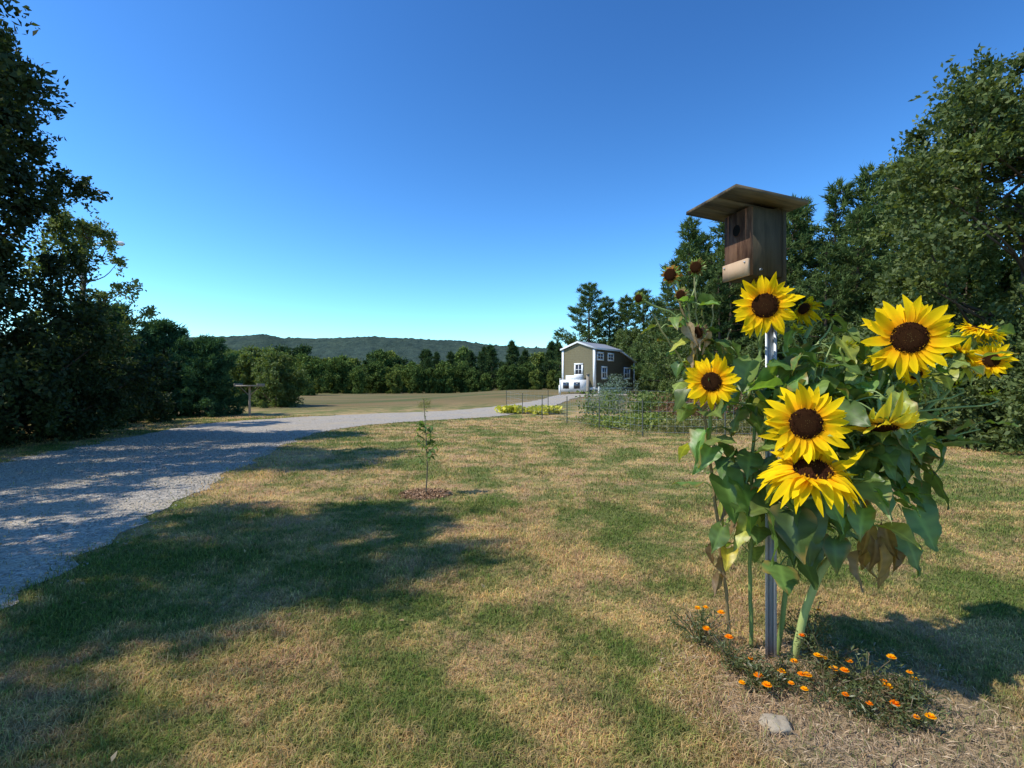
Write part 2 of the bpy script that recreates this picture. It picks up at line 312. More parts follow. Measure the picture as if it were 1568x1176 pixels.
# distant tree line
far=empty("distant_tree_line"); rg=np.random.default_rng(5)
fd=[decid(10,sh,.2,70,110,.6,50+i,*c,rc=.24,mat='far',limbs=False,twist=.35).mesh("far_%d"%i) for i,(sh,c) in enumerate([(4.8,((.045,.08,.024),(.12,.165,.045))),(4.0,((.08,.12,.03),(.22,.25,.06))),(5.2,((.028,.054,.024),(.08,.12,.042))),(3.6,((.065,.11,.03),(.18,.23,.06)))])]
fp=[pine(13,3.4,60+i,(.03,.058,.026),(.09,.13,.05),step=.9,nl=.9,nw=.28,per=6,ntuft=10).mesh("farp_%d"%i) for i in range(2)]
for row,(Y,n,hs) in enumerate(((104,40,.58),(116,50,.72),(132,50,.86),(152,44,1.02))):
    for i in range(n):
        u=-.72+.98*(i+rg.random())/n; y=Y+rg.uniform(-8,8); k=rg.random(); s=hs*rg.uniform(.58,1.15)
        if u<-.40 and row==0: y-=28; s*=.85
        pn=(k<(.12 if u<-.2 else .7)) and row>0
        me=fp[int(rg.integers(2))] if pn else fd[int(rg.integers(4))]
        if pn: s*=.84
        if u>-.12: s*=1.05
        place(me,"tree",u*y,y,s,rg.random()*6,parent=far,sz=s*rg.uniform(.9,1.12))
for i in range(60):
    u=rg.uniform(-1.6,-.72) if i%2 else rg.uniform(.22,1.6)
    y=rg.uniform(70,110); place(fd[int(rg.integers(4))],"tree",u*y,y,rg.uniform(.6,.85),rg.random()*6,parent=far)
# ------------------------------------------------------------------ ground
def geo(a,b,n): return a*(b/a)**np.linspace(0,1,n)
xs=np.concatenate([-geo(30,5000,30)[::-1][:-1],np.linspace(-30,30,121),geo(30,5000,30)[1:]])
ys=np.concatenate([-geo(10,2000,14)[::-1][:-1],np.linspace(-10,60,141),geo(60,6000,40)[1:]])
X,Y=np.meshgrid(xs,ys); V=np.stack([X,Y,gz(X,Y)],-1).reshape(-1,3); nx=len(xs)
I=(np.arange(len(ys)-1)[:,None]*nx+np.arange(nx-1)[None]).ravel()
mb=MB(); mb.add(V,np.stack([I,I+1,I+nx+1,I+nx],1),'lawn'); mb.obj("ground",smooth=True)
# hills
hx=np.linspace(-3200,3200,900); hy=np.linspace(750,1750,80); HXg,HYg=np.meshgrid(hx,hy)
px=np.array([-3200,-1800,-925,-800,-735,-675,-580,-470,-420,-350,-160,-65,150,500,1200,3200]); pz=np.array([120,150,138,141,148,135,132,137,140,136,127,114,104,112,90,80])
prof=np.interp(HXg*1500/np.maximum(HYg,1),px,pz)
Z=prof*sm(750,1500,HYg)*(HYg/1500)**.3*(1-.5*sm(1520,1750,HYg))+R0.normal(size=HXg.shape)*1.9
Z+=3*np.sin(HXg*.013)*np.sin(HYg*.011)
V=np.stack([HXg,HYg,Z-2],-1).reshape(-1,3); nx=len(hx); I=(np.arange(len(hy)-1)[:,None]*nx+np.arange(nx-1)[None]).ravel()
mb=MB(); mb.add(V,np.stack([I,I+1,I+nx+1,I+nx],1),'hill'); mb.obj("hills",smooth=True)
# driveway
near=np.array([(-1.6,-2.5),(-2.6,.5),(-3.34,3.3),(-4.1,6.0),(-5.05,10.0),(-5.9,15),(-5.3,18.2),(-3.4,20.8),(-.5,24.0),(2.4,29.5),(5,36),(9.5,39)],float)
farr=np.array([(-7,-2.5),(-8,.5),(-8.9,4),(-9.4,7.5),(-10.0,11),(-11,15.5),(-11.2,20),(-7.5,24.3),(-2.5,27.6),(1.6,33),(4.2,39.2),(9,43)],float)
A=smoothline(np.c_[near,np.zeros(12)],14)[:,:2]; B=smoothline(np.c_[farr,np.zeros(12)],14)[:,:2]
k=len(A); A[:,0]+=R0.normal(size=k)*.06; B[:,0]+=R0.normal(size=k)*.1
ts=np.linspace(0,1,17); G=A[:,None,:]*(1-ts)[None,:,None]+B[:,None,:]*ts[None,:,None]
Zr=gz(G[...,0],G[...,1])+.008+.016*sm(15,30,G[...,1])
V=np.concatenate([G,Zr[...,None]],-1).reshape(-1,3); I=(np.arange(k-1)[:,None]*17+np.arange(16)[None]).ravel()
mb=MB(); mb.add(V,np.stack([I,I+1,I+18,I+17],1)[:,::-1],'gravel'); mb.obj("gravel_driveway",smooth=True)
poly=np.vstack([A,B[::-1]])
def inpoly(x,y,P):
    c=np.zeros(len(x),bool); j=len(P)-1
    for i in range(len(P)):
        xi,yi=P[i];xj,yj=P[j]
        c^=((yi>y)!=(yj>y))&(x<(xj-xi)*(y-yi)/(yj-yi+1e-12)+xi); j=i
    return c
rg=np.random.default_rng(9); n=60000; y=rg.uniform(2,17,n); x=rg.uniform(-11,-2,n); ok=inpoly(x+rg.normal(size=n)*.15,y,poly); x=x[ok];y=y[ok]
n=len(x); s=rg.uniform(.004,.014,n); s*=(1+.04*y); o8=unit(np.array([(1,0,0),(-1,0,0),(0,1,0),(0,-1,0),(0,0,1),(0,0,-1)],float))
V=np.stack([x,y,s*.3+.006],1)[:,None,:]+o8[None]*s[:,None,None]*rg.uniform(.6,1.2,(n,6,1))*np.array([1,1,.65])
Ff=np.array([(0,2,4),(2,1,4),(1,3,4),(3,0,4),(2,0,5),(1,2,5),(3,1,5),(0,3,5)]); F=(np.arange(n)*6)[:,None,None]+Ff[None]
mb=MB(); cc=rg.uniform(.2,.5,(n,1))*np.array([1,.93,.82]); mb.add(V.reshape(-1,3),F.reshape(-1,3),'disc',np.repeat(cc,6,0)); mb.obj("gravel_stones")
# ------------------------------------------------------------------ grass
def grass(n,y0,y1,p,seed,hmul=1,w0=.0022,w1=.0011):
    rg=np.random.default_rng(seed); q=rg.random(n); e=1-p
    y=(y0**e+q*(y1**e-y0**e))**(1/e); x=rg.uniform(-1.2,1.2,n)*y
    ok=~inpoly(x+rg.normal(size=n)*.10,y,poly)|(rg.random(n)<.012)
    db=np.hypot(x-1.62,y-2.3); ok&=~((db<.65)&(rg.random(n)<.75)); ok&=~((np.hypot(x+1.17,y-6.95)<.36)&(rg.random(n)<.85))
    x=x[ok];y=y[ok];n=len(x)
    pt=np.sin(x*2.3+1.3*np.sin(y*1.7))*np.sin(y*2.9+1.1*np.sin(x*1.9))
    h=rg.uniform(.018,.045,n)*(1+.35*pt)*hmul*(1+.02*y); wd=w0+w1*y*rg.uniform(.7,1.2,n)
    a=rg.random(n)*6.283; lean=rg.uniform(.2,1.6,n); ld=np.stack([np.cos(a),np.sin(a)],1); b=np.stack([-ld[:,1],ld[:,0]],1)
    base=np.stack([x,y,gz(x,y)-.002],1); b3=np.c_[b,np.zeros(n)]*wd[:,None]*.5
    mid=base+np.c_[ld*(h*lean*.35)[:,None],h*.62]; tip=base+np.c_[ld*(h*lean)[:,None],h*(1-.22*lean)]
    V=np.stack([base-b3,base+b3,mid+b3*.8,mid-b3*.8,tip],1).reshape(-1,3); i=np.arange(n)*5
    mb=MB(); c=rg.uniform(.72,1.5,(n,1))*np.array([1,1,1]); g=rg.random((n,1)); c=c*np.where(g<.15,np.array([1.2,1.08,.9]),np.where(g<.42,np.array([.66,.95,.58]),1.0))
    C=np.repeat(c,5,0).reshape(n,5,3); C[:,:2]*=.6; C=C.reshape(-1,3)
    mb.add(V,np.stack([i,i+1,i+2,i+3],1),'blade',C); mb.f.append(np.stack([i+3,i+2,i+4,np.full(n,-1)],1)); mb.m.append(np.zeros(n,int)); return mb
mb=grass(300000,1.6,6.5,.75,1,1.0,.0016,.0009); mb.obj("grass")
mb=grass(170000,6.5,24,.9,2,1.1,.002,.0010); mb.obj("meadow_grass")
rg=np.random.default_rng(3); n=300; y=rg.uniform(1.8,12,n); x=rg.uniform(-1.1,1.1,n)*y
P=np.stack([x,y,np.full(n,.03)],1); mb=MB(); cards(mb,P,.035,'sfleaf',leafcols(n,(.30,.18,.08),(.5,.36,.2),rg),rg,up=2); mb.obj("fallen_leaves")
# ------------------------------------------------------------------ sunflowers
def frame(nrm,roll=0):
    z=Vector(nrm).normalized(); x=Vector((0,0,1)).cross(z)
    if x.length<.05: x=Vector((1,0,0))
    x.normalize(); y=z.cross(x); Mx=Matrix((x,y,z)).transposed(); return np.array(Mx@Matrix.Rotation(roll,3,'Z'))
def head(mb,c,nrm,r,rng,disc=.385,droop=0.0,npet=25,wilt=0,ycol=(.93,.66,.012),miss=.06,nf=260):
    Rm=frame(nrm,rng.random()*6); c=np.array(c,float); rd=r*disc
    def put(V,F,mat,col): mb.addl(np.asarray(V)@Rm.T+c,F,mat,col)
    rings=[(0,.16),(.35,.15),(.65,.12),(.88,.05),(1.0,-.05)]; seg=20; V=[];F=[]
    for fr,z in rings:
        for k in range(seg): q=6.283*k/seg; V.append((rd*fr*math.cos(q),rd*fr*math.sin(q),z*rd+.01*min(1,r/.1)))
    for i in range(4):
        for k in range(seg): F.append((i*seg+k,i*seg+(k+1)%seg,(i+1)*seg+(k+1)%seg,(i+1)*seg+k))
    put(V,F,'disc',(.03,.013,.006))
    i=np.arange(nf); rr=rd*np.sqrt((i+.5)/nf)*1.0; th=i*2.39996
    for a,b in zip(rr,th):
        fr=a/rd; z=(.165*(1-fr**2.2)-.03)*rd+.008*min(1,r/.1); s=rd*.065*rng.uniform(.8,1.2); hh=rd*rng.uniform(.05,.15)*(1.5 if fr>.55 else .6)
        a2=a*(1+rng.normal()*.035); x,y=a2*math.cos(b),a2*math.sin(b)
        cl=np.array((.035,.012,.007)) if fr>.55 else np.array((.10,.045,.015)) 
        if fr>.82 and rng.random()<.35: cl=np.array((.32,.15,.01))
        if fr<.3: cl=np.array((.12,.085,.03))
        cl=cl*rng.uniform(.5,1.6)
        put([(x-s,y,z),(x,y-s,z),(x+s,y,z),(x,y+s,z),(x*1.03,y*1.03,z+hh)],[(0,1,4),(1,2,4),(2,3,4),(3,0,4)],'disc',cl)
    for layer in range(3):
        n_=npet if layer<2 else npet//2
        for k_ in range(n_):
            if rng.random()<miss: continue
            a=6.283*(k_+.5*layer+rng.normal()*.3)/n_; lp=(r-rd*.85)*rng.uniform(.76,1.16)*(1.0-.05*layer); wp=lp*rng.uniform(.11,.155)+.003
            lift=rng.normal()*.22+(.24 if layer==0 else -.02)-.1*layer; curl=rng.normal()*.34-.15-droop; tw=rng.normal()*.5; sb=rng.normal()*.22
            V=[];C=[];T=[0,.2,.42,.64,.84,1.0]; W=[.5,.9,1,.88,.55,.05]; sh=rng.uniform(.85,1.05)
            for t,wf in zip(T,W):
                x=rd*.88+lp*t*math.cos(lift*t); z=-.004*layer+lp*(lift*t+curl*t*t)
                for e in (-1,0,1):
                    yy=e*wp*wf+sb*lp*t*t; zz=z+(.4*wp*wf if e else 0)+tw*e*wp*wf*t
                    V.append((x*math.cos(a)-yy*math.sin(a),x*math.sin(a)+yy*math.cos(a),zz))
                    f=.66+.34*min(1,t*2.2); base=np.array(ycol)*np.array([1,f,1]); C.append(base*(sh if wilt==0 else rng.uniform(.5,.9))*(.82 if e==0 else 1))
            F=[(i*3+j,i*3+j+1,i*3+j+4,i*3+j+3) for i in range(5) for j in range(2)]
            put(V,F,'petal',np.array(C))
    V=[];F=[]
    for fr,z in [(1.0,-.04),(.8,-.22),(.45,-.36),(.12,-.5)]:
        for k in range(12): q=6.283*k/12; V.append((rd*fr*math.cos(q),rd*fr*math.sin(q),z*rd))
    for i in range(3):
        for k in range(12): F.append((i*12+k,(i+1)*12+k,(i+1)*12+(k+1)%12,i*12+(k+1)%12))
    put(V,F,'stem',(.16,.24,.05))
    for k in range(22):
        a=6.283*(k+rng.random()*.5)/22; l=rd*rng.uniform(.7,1.2); ww=rd*.2; x0=rd*.8
        pts=[(x0,-ww,-.15*rd),(x0,ww,-.15*rd),(x0+l*.5,ww*.8,-.2*rd-rng.random()*.2*rd),(x0+l*.5,-ww*.8,-.2*rd),(x0+l*1.1,0,-.25*rd+rng.normal()*.3*rd)]
        V=[(p[0]*math.cos(a)-p[1]*math.sin(a),p[0]*math.sin(a)+p[1]*math.cos(a),p[2]) for p in pts]
        put(V,[(0,1,2,3),(3,2,4)],'sfleaf',np.array((.20,.30,.05))*rng.uniform(.7,1.3))
def leaf(mb,p,az,pitch,L,rng,col=None,droop=.5,fold=.25,wr=.42,roll=None):
    T=np.linspace(0,1,10); W=np.array([.42,.80,.98,1.0,.92,.78,.58,.38,.18,.02]); cols=[-1,-.62,-.25,0,.25,.62,1]; V=[];C=[]
    if col is None: col=np.array((.13,.215,.05))*rng.uniform(.55,1.45)*np.array([rng.uniform(.85,1.3),1,1])
    col=np.array(col); ph=rng.random()*6; cup=rng.normal()*.12; bend=rng.normal()*.12; wr=wr*rng.uniform(.85,1.12); rip=rng.uniform(.04,.09); L=L*.95
    brown=rng.random()<.25
    for t,w_ in zip(T,W):
        for ccc in cols:
            y=ccc*w_*L*wr+bend*L*t*t; x=t*L-(abs(ccc)**2)*.16*L*(1-t)**3; z=-droop*L*t*t+fold*abs(ccc*w_*L*wr)+rip*L*math.sin(t*15+ph+ccc*3)*abs(ccc)**1.5+cup*y*y/L*6
            if abs(ccc)==1: y+=ccc*.03*L*math.sin(t*50+ph)
            V.append((x,y,z)); cc=col*(1.5 if ccc==0 else (1.15 if int(t*9+.5)%2 and abs(ccc)<1 else .92))
            if brown and (abs(ccc)==1 or t>.85) and rng.random()<.6: cc=np.array((.28,.20,.06))
            C.append(cc)
    n=len(cols); F=[(i*n+j,(i+1)*n+j,(i+1)*n+j+1,i*n+j+1) for i in range(9) for j in range(n-1)]
    rl=rng.normal()*.4 if roll is None else roll
    Rm=np.array(Matrix.Rotation(az,3,'Z')@Matrix.Rotation(-pitch,3,'Y')@Matrix.Rotation(rl,3,'X'))
    mb.add(np.array(V)@Rm.T+np.array(p),F,'sfleaf',np.array(C))
SG=(.19,.26,.08)
def stem(mb,ctrl,r0,r1,col=SG):
    P=smoothline(ctrl,6); P=P+R0.normal(size=P.shape)*.003; tube(mb,P,np.linspace(r0,r1,len(P)),'stem',col,8); return P
def leafy(mb,P,rng,n,z0,z1,L=(.10,.2),azc=None,spread=3.14,pet=(.06,.16),cols=None):
    S=P[(P[:,2]>z0)&(P[:,2]<z1)]
    for i in range(n):
        if len(S)<2: return
        k=rng.integers(len(S)-1); p=S[k]+(S[k+1]-S[k])*rng.random()
        az=rng.uniform(-spread,spread)+(azc if azc is not None else 0); pl=rng.uniform(*pet); up=rng.uniform(-.1,.7)
        q=p+np.array([math.cos(az),math.sin(az),up])*pl
        tube(mb,smoothline([p,(p+q)/2+np.array([0,0,.02]),q],3),[.004]*7,'stem',SG,5)
        c=None
        if rng.random()<.15: c=np.array((.38,.40,.07))*rng.uniform(.7,1.2)
        leaf(mb,q,az+rng.normal()*.3,rng.uniform(-1.1,.4),rng.uniform(*L),rng,droop=rng.uniform(.1,.8),fold=rng.uniform(.0,.35),col=c)
def stalk_to(mb,p0,c,nrm,r,via=None):
    nrm=np.array(nrm,float)/np.linalg.norm(nrm); c=np.array(c,float); b=c-nrm*r*.22
    pts=[p0]+([via] if via is not None else [])+[b-nrm*min(.10,r)+np.array([0,0,-.01]),b]
    return stem(mb,pts,.011 if r>.08 else .006,.009 if r>.08 else .005)
def twigs(mb,P,rng,targets,n,L,r=.008):
    for a in targets:
        a=np.array(a,float); S=stem(mb,[P,a*.5+P*.5+np.array([0,0,.05]),a],r,.004); leafy(mb,S,rng,n,.5,2.3,L,pet=(.03,.1))
def bud(mb,P0,c,rng,r=.045):
    nv=(rng.normal()*.4,rng.normal()*.4-.2,1); stalk_to(mb,P0,c,nv,r); head(mb,c,nv,r,rng,npet=9,disc=.5,ycol=(.55,.55,.04),nf=40,droop=-.5)
rng=np.random.default_rng(77)
# plant with the thick leaning stem
mb=MB(); P=stem(mb,[(1.53,2.80,-.02),(1.60,2.72,.42),(1.74,2.62,.80),(1.84,2.62,1.15),(1.90,2.66,1.45)],.022,.013,(.36,.42,.15))
for c,nv,r,p0,via,kw in (((1.94,2.5,1.725),(-.5,-.86,.05),.20,P[-1],(1.98,2.68,1.66),{}),
     ((1.75,2.42,1.30),(-.1,-.30,-.95),.165,P[-6],(1.86,2.52,1.40),{'droop':.25,'miss':.3,'ycol':(.80,.66,.05)}),
     ((2.62,2.8,1.63),(-.6,-.8,.1),.10,P[-9],(2.35,2.85,1.4),{}),
     ((2.60,2.85,1.80),(.2,-.3,.85),.10,P[-5],(2.4,2.9,1.6),{}),
     ((2.49,2.85,1.67),(.5,-.1,.6),.11,P[-5],(2.3,2.9,1.5),{}),
     ((2.75,2.95,1.78),(.4,.3,.6),.08,P[-5],(2.5,2.9,1.6),{'npet':14}),
     ((2.02,2.56,1.55),(-.2,-.8,-.5),.07,P[-3],None,{'npet':12}),
     ((1.396,2.38,1.10),(-.08,-.42,.90),.215,P[-14],(1.62,2.52,1.0),{'droop':.34})):
    S=stalk_to(mb,p0,c,nv,r,via); head(mb,c,nv,r,rng,**kw); leafy(mb,S,rng,5,.8,1.9,(.09,.16))
leafy(mb,P,rng,36,.60,1.5,(.13,.23))
twigs(mb,P[-10],rng,((1.9,2.6,1.2),(2.05,2.7,1.35),(2.2,2.8,1.45),(2.3,2.85,1.2),(1.95,2.65,.95),(1.7,2.6,1.25),(2.5,2.9,1.35),(1.8,2.75,1.55),(2.6,2.85,1.25)),10,(.10,.19))
twigs(mb,P[-3],rng,((2.3,2.85,1.6),(1.75,2.8,1.75),(2.15,2.75,1.55),(2.55,2.95,1.5),(1.65,2.8,1.62),(2.7,2.95,1.7),(2.1,2.85,1.85),(1.8,2.7,1.6)),10,(.06,.15),.006)
for c in ((2.25,2.75,1.68),(1.72,2.62,1.70),(2.42,2.8,1.50),(2.66,2.85,1.45),(2.35,2.8,1.75),(2.12,2.7,1.9)): bud(mb,P[-3],c,rng)
for k in range(12):
    leaf(mb,(1.85+rng.normal()*.05,2.66+rng.normal()*.05,.74+rng.normal()*.08),rng.random()*6,-1.35,.17,rng,col=np.array((.26,.16,.06))*rng.uniform(.6,1.5),fold=.9,wr=.25)
for a in ((2.04,2.60,.86),(2.08,2.66,.98),(2.2,2.7,1.05),(1.98,2.6,.75)): leaf(mb,a,-1.0,-1.0,.22,rng,droop=.2)
mb.obj("sunflower_plant",smooth=True)
# plant with the middle head
mb=MB(); P=stem(mb,[(1.47,2.84,-.02),(1.50,2.74,.6),(1.52,2.66,1.0),(1.55,2.66,1.45),(1.6,2.8,1.75)],.014,.008)
for c,nv,r,p0,via,kw in (((1.365,2.38,1.316),(-.33,-.92,.12),.185,P[-8],(1.50,2.55,1.32),{}),
     ((1.6,2.8,1.91),(-.5,-.3,.2),.085,P[-1],None,{'npet':12,'wilt':1,'droop':.6})):
    S=stalk_to(mb,p0,c,nv,r,via); head(mb,c,nv,r,rng,**kw); leafy(mb,S,rng,4,.8,1.9,(.09,.15))
leafy(mb,P,rng,42,.48,1.75,(.12,.22))
twigs(mb,P[-10],rng,((1.75,2.75,1.55),(1.7,2.7,1.75),(1.35,2.6,1.5),(1.45,2.75,1.7),(1.55,2.6,1.6),(1.2,2.7,1.4)),10,(.10,.19))
for c in ((1.48,2.65,1.78),(1.68,2.7,1.86)): bud(mb,P[-3],c,rng)
for k in range(8): leaf(mb,(1.40+rng.normal()*.11,2.60+rng.normal()*.05,.84+rng.normal()*.14),-1.6+rng.normal()*.6,-1.0,.24,rng,col=np.array((.085,.145,.035))*rng.uniform(.7,1.4),droop=.4,wr=.45)
mb.obj("sunflower_plant",smooth=True)
# plant behind post, top head
mb=MB(); P=stem(mb,[(1.36,2.90,-.02),(1.33,2.86,.6),(1.34,2.84,1.2),(1.38,2.84,1.7)],.012,.008)
S=stalk_to(mb,P[-1],(1.295,2.62,1.90),(-.4,-.9,.05),.165); head(mb,(1.295,2.62,1.90),(-.4,-.9,.05),.165,rng)
leafy(mb,P,rng,32,.45,1.65,(.12,.21)); mb.obj("sunflower_plant",smooth=True)
# tall thin plant on the left, going to seed
mb=MB(); BR=(.24,.17,.08); P=stem(mb,[(1.24,2.90,-.02),(1.17,2.85,.5),(1.12,2.82,.85),(1.07,2.8,1.2),(1.0,2.78,1.65),(.87,2.76,2.03)],.011,.006,BR)
c=(1.02,2.62,1.51); nv=(-.38,-.9,.1); S=stalk_to(mb,P[-14],c,nv,.135); head(mb,c,nv,.138,rng,disc=.36)
leafy(mb,P,rng,13,.8,1.6,(.10,.17)); leafy(mb,P,rng,9,1.5,2.0,(.07,.12))
for a,n in (((.99,2.78,2.11),4),((.92,2.7,1.95),3),((.74,2.75,1.90),5),((1.1,2.78,1.95),5),((.97,2.72,1.75),4),((1.2,2.8,1.8),5)):
    S=stem(mb,[P[-9],(np.array(a)+P[-9])/2+np.array([0,0,-.02]),a],.007,.004,(.2,.2,.08)); leafy(mb,S,rng,n,1.5,2.3,(.06,.12),pet=(.02,.07))
for c,r,kw in (((.84,2.72,2.08),.055,{}),((.99,2.76,2.13),.05,{'ycol':(.22,.16,.05)}),((.89,2.7,1.97),.042,{'ycol':(.5,.36,.15)}),((.68,2.75,1.96),.035,{'ycol':(.3,.35,.08)}),((.97,2.68,1.77),.05,{'ycol':(.3,.2,.1)})):
    stalk_to(mb,P[-4],c,(-.5,-.6,-.1),r); head(mb,c,(-.5,-.6,-.1),r,rng,**{**dict(npet=10,wilt=1,droop=.9,disc=.6,ycol=(.55,.27,.06),nf=80),**kw})
for k in range(7): leaf(mb,(.98+rng.normal()*.03,2.7,1.76+rng.normal()*.03),rng.random()*6,-.9,.11,rng,col=np.array((.50,.36,.22))*rng.uniform(.7,1.2),fold=.8,wr=.3)
for p,az,L in (((1.05,2.78,1.25),3.6,.2),((1.07,2.76,1.16),4.0,.17),((1.15,2.8,.72),3.9,.15),((.98,2.78,1.5),3.4,.17),((1.14,2.78,1.0),5.0,.24),((1.2,2.72,.98),5.2,.26)):
    leaf(mb,p,az,-.75,L,rng)
for k in range(6): leaf(mb,(1.15+rng.normal()*.03,2.82,.45+.08*k),rng.random()*6,-1.3,.12,rng,col=np.array((.24,.15,.07))*rng.uniform(.6,1.3),fold=.9,wr=.25)
leaf(mb,(1.18,2.8,.6),4.4,-.5,.12,rng,col=(.5,.4,.04)); mb.obj("sunflower_plant",smooth=True)
# ------------------------------------------------------------------ marigolds
cl=[(1.07,2.92,.18,.26),(1.15,2.70,.17,.20),(1.32,2.56,.18,.14),(1.50,2.46,.19,.16),(1.62,2.66,.19,.26),(1.72,2.48,.19,.22),(1.62,2.30,.17,.14),(1.76,2.27,.15,.12),(1.66,2.84,.16,.33),(1.86,2.38,.13,.15),(1.22,2.52,.12,.12)]
for x,y,r,h in cl:
    mb=MB(); n=21
    for k in range(n):
        a=rng.random()*6.28; rr=r*rng.random()**.6; e=np.array([rr*math.cos(a),rr*math.sin(a),h*rng.uniform(.45,1.05)*(1-.3*rr/r)])
        tube(mb,smoothline([(0,0,0),e*np.array([.4,.4,.6]),e],3),[.0025]*7,'stem',(.12,.09,.05) if k%2 else (.09,.11,.04),4)
        q=e*rng.uniform(.35,1.05,(26,1))+rng.normal(size=(26,3))*.018; q[:,2]=np.abs(q[:,2])
        cards(mb,q,.026,'sfleaf',leafcols(26,(.06,.085,.028),(.17,.20,.08) if k%3 else (.30,.20,.11),rng),rng,aspect=.25)
        if k<3:
            c=e+np.array([0,0,.01]); R_=.018*rng.uniform(.7,1.35); hue=(.9,.28+.18*rng.random(),.01)
            for L in range(3):
                m_=9-2*L; 
                for j in range(m_):
                    b=6.28*(j+rng.random()*.4)/m_; l=R_*(1-.28*L); d=np.array([math.cos(b),math.sin(b),.15+.55*L]); s_=np.array([-math.sin(b),math.cos(b),0])*l*.38
                    mb.add([c,c+d*l*.6-s_,c+d*l*.6+s_,c+d*l-s_*.7,c+d*l+s_*.7],[(0,1,2)],'petal',hue); i0=mb.n-5
                    mb.f.append(np.array([[i0+1,i0+3,i0+4,i0+2]])); mb.m.append(np.array([mb.mi('petal')]))
    mb.obj("marigold_plant",loc=(x,y,0))
rg=np.random.default_rng(8); n=3200; a=rg.random(n)*6.28; r=.8*rg.random(n)**.6; P=np.stack([1.5+r*np.cos(a),2.5+.75*r*np.sin(a),.004+.02*rg.random(n)],1)
mb=MB(); cards(mb,P,.045,'disc',leafcols(n,(.20,.13,.08),(.60,.46,.30),rg),rg,up=4,aspect=.09); mb.obj("straw_litter")
# ------------------------------------------------------------------ stone
import bmesh
bm=bmesh.new(); bmesh.ops.create_icosphere(bm,subdivisions=4,radius=1)
from mathutils import noise as mn
for v in bm.verts:
    d=1+.32*mn.noise(v.co*1.5+Vector((3,1,2)))+.09*mn.noise(v.co*4); v.co=Vector((v.co.x*.066*d,v.co.y*.06*d,v.co.z*.036*d))
me=bpy.data.meshes.new("rock"); bm.to_mesh(me); bm.free(); me.materials.append(M['stone']); [setattr(p,'use_smooth',True) for p in me.polygons]
o=bpy.data.objects.new("rock",me); sc.collection.objects.link(o); o.location=(1.155,2.24,.006); o.rotation_euler[2]=.5
# ------------------------------------------------------------------ birdhouse on a post
ang=math.atan2(.25,.97)
bh=empty("birdhouse",(1.293,2.748,2.06),ang)
mb=MB(); s=.20; H=.35; t=.018
box(mb,(-s/2+t/2,0,H/2+.002),(t,s,H),'frontwood'); mb.obj("front_board",bh)
mb=MB(); box(mb,(t/2-.0,-s/2+t/2+.001,H/2),(s-t-.002,t,H),'wood'); mb.obj("side_board_1",bh)
mb=MB(); box(mb,(t/2-.0,s/2-t/2-.001,H/2),(s-t-.002,t,H),'wood'); mb.obj("side_board_2",bh)
mb=MB(); box(mb,(s/2+.010,0,H/2-.03),(t,s+.01,H+.05),'wood'); mb.obj("back_board",bh)
mb=MB(); box(mb,(0,0,.009),(s-2*t-.004,s-2*t-.004,t),'wood'); mb.obj("floor_board",bh)
mb=MB(); box(mb,(-s/2-.008,0,.042),(.014,s-.004,.088),'sunlitwood'); mb.obj("sunlit_front_strip",bh)  # added pale strip paints the sunlit front below the roof's shadow
mb=MB(); V=[(-s/2-.003,.03*math.cos(q),.255+.03*math.sin(q)) for q in np.linspace(0,6.283,24,endpoint=False)]+[(-s/2-.003,0,.255)]
mb.addl(V,[(k,(k+1)%24,24) for k in range(24)],'dark'); tube(mb,[(-s/2-.001,.031*math.cos(q),.255+.031*math.sin(q)) for q in np.linspace(0,6.283,25)],[.003]*25,'frontwood'); mb.obj("entrance_hole",bh)
mb=MB(); Rr=Matrix.Rotation(math.radians(5.5),3,'Y')
for j in range(3): box(mb,(-.055,-.14+.14*j,H+.030),(.43,.1375,.018),'roofwood',Rr)
box(mb,(s/2-.02,0,H+.008),(.03,s-.01,.03),'wood'); mb.obj("roof",bh)
mb=MB()
for q in ((-s/2-.018,.08,.07),(-s/2-.018,-.08,.07)): box(mb,q,(.004,.008,.008),'galv')
tube(mb,[(-.04,-s/2-.001,.03),(-.04,-s/2-.012,.03)],[.006,.006],'galv'); mb.obj("screws",bh)
mb=MB()
for a,b,c,d in ((0,0,.004,.032),(-.010,.0155,.022,.004),(-.010,-.0155,.022,.004),(-.021,.022,.003,.012),(-.021,-.022,.003,.012)): box(mb,(a,b,1.08),(c,d,2.26),'galv')
o=mb.obj("metal_post"); o.location=(1.405,2.78,-.03); o.rotation_euler[2]=ang+.9
# ------------------------------------------------------------------ sapling
mb=MB(); P=np.array(smoothline([(0,0,0),(.02,0,.4),(0,.0,.85),(-.03,0,1.3)],6)); tube(mb,P,np.linspace(.011,.003,len(P)),'stem',(.14,.11,.07),6)
rg=np.random.default_rng(4)
for k in range(17):
    z=rg.uniform(.33,.95); a=rg.random()*6.28; l=.22*(1.1-z)*rg.uniform(.6,1.3)+.03; e=np.array([l*math.cos(a),l*math.sin(a),z+l*.9])
    tube(mb,[(0,0,z),e*.5+np.array([0,0,z*.5]),e],[.004,.003,.002],'stem',(.14,.12,.06),4)
    for j in range(6): leaf(mb,np.array([0,0,z])*(1-(j+1)/6)+e*(j+1)/6,a+rg.normal()*1.2,rg.uniform(-.6,.7),.085,rg,wr=.24,col=np.array((.13,.21,.055))*rg.uniform(.7,1.4))
for k in range(12): leaf(mb,(rg.normal()*.01,0,1.0+.3*k/12),rg.random()*6,.6,.05,rg,wr=.22,col=(.14,.19,.07))
mb.obj("sapling",smooth=True,loc=(-1.17,6.95,0))
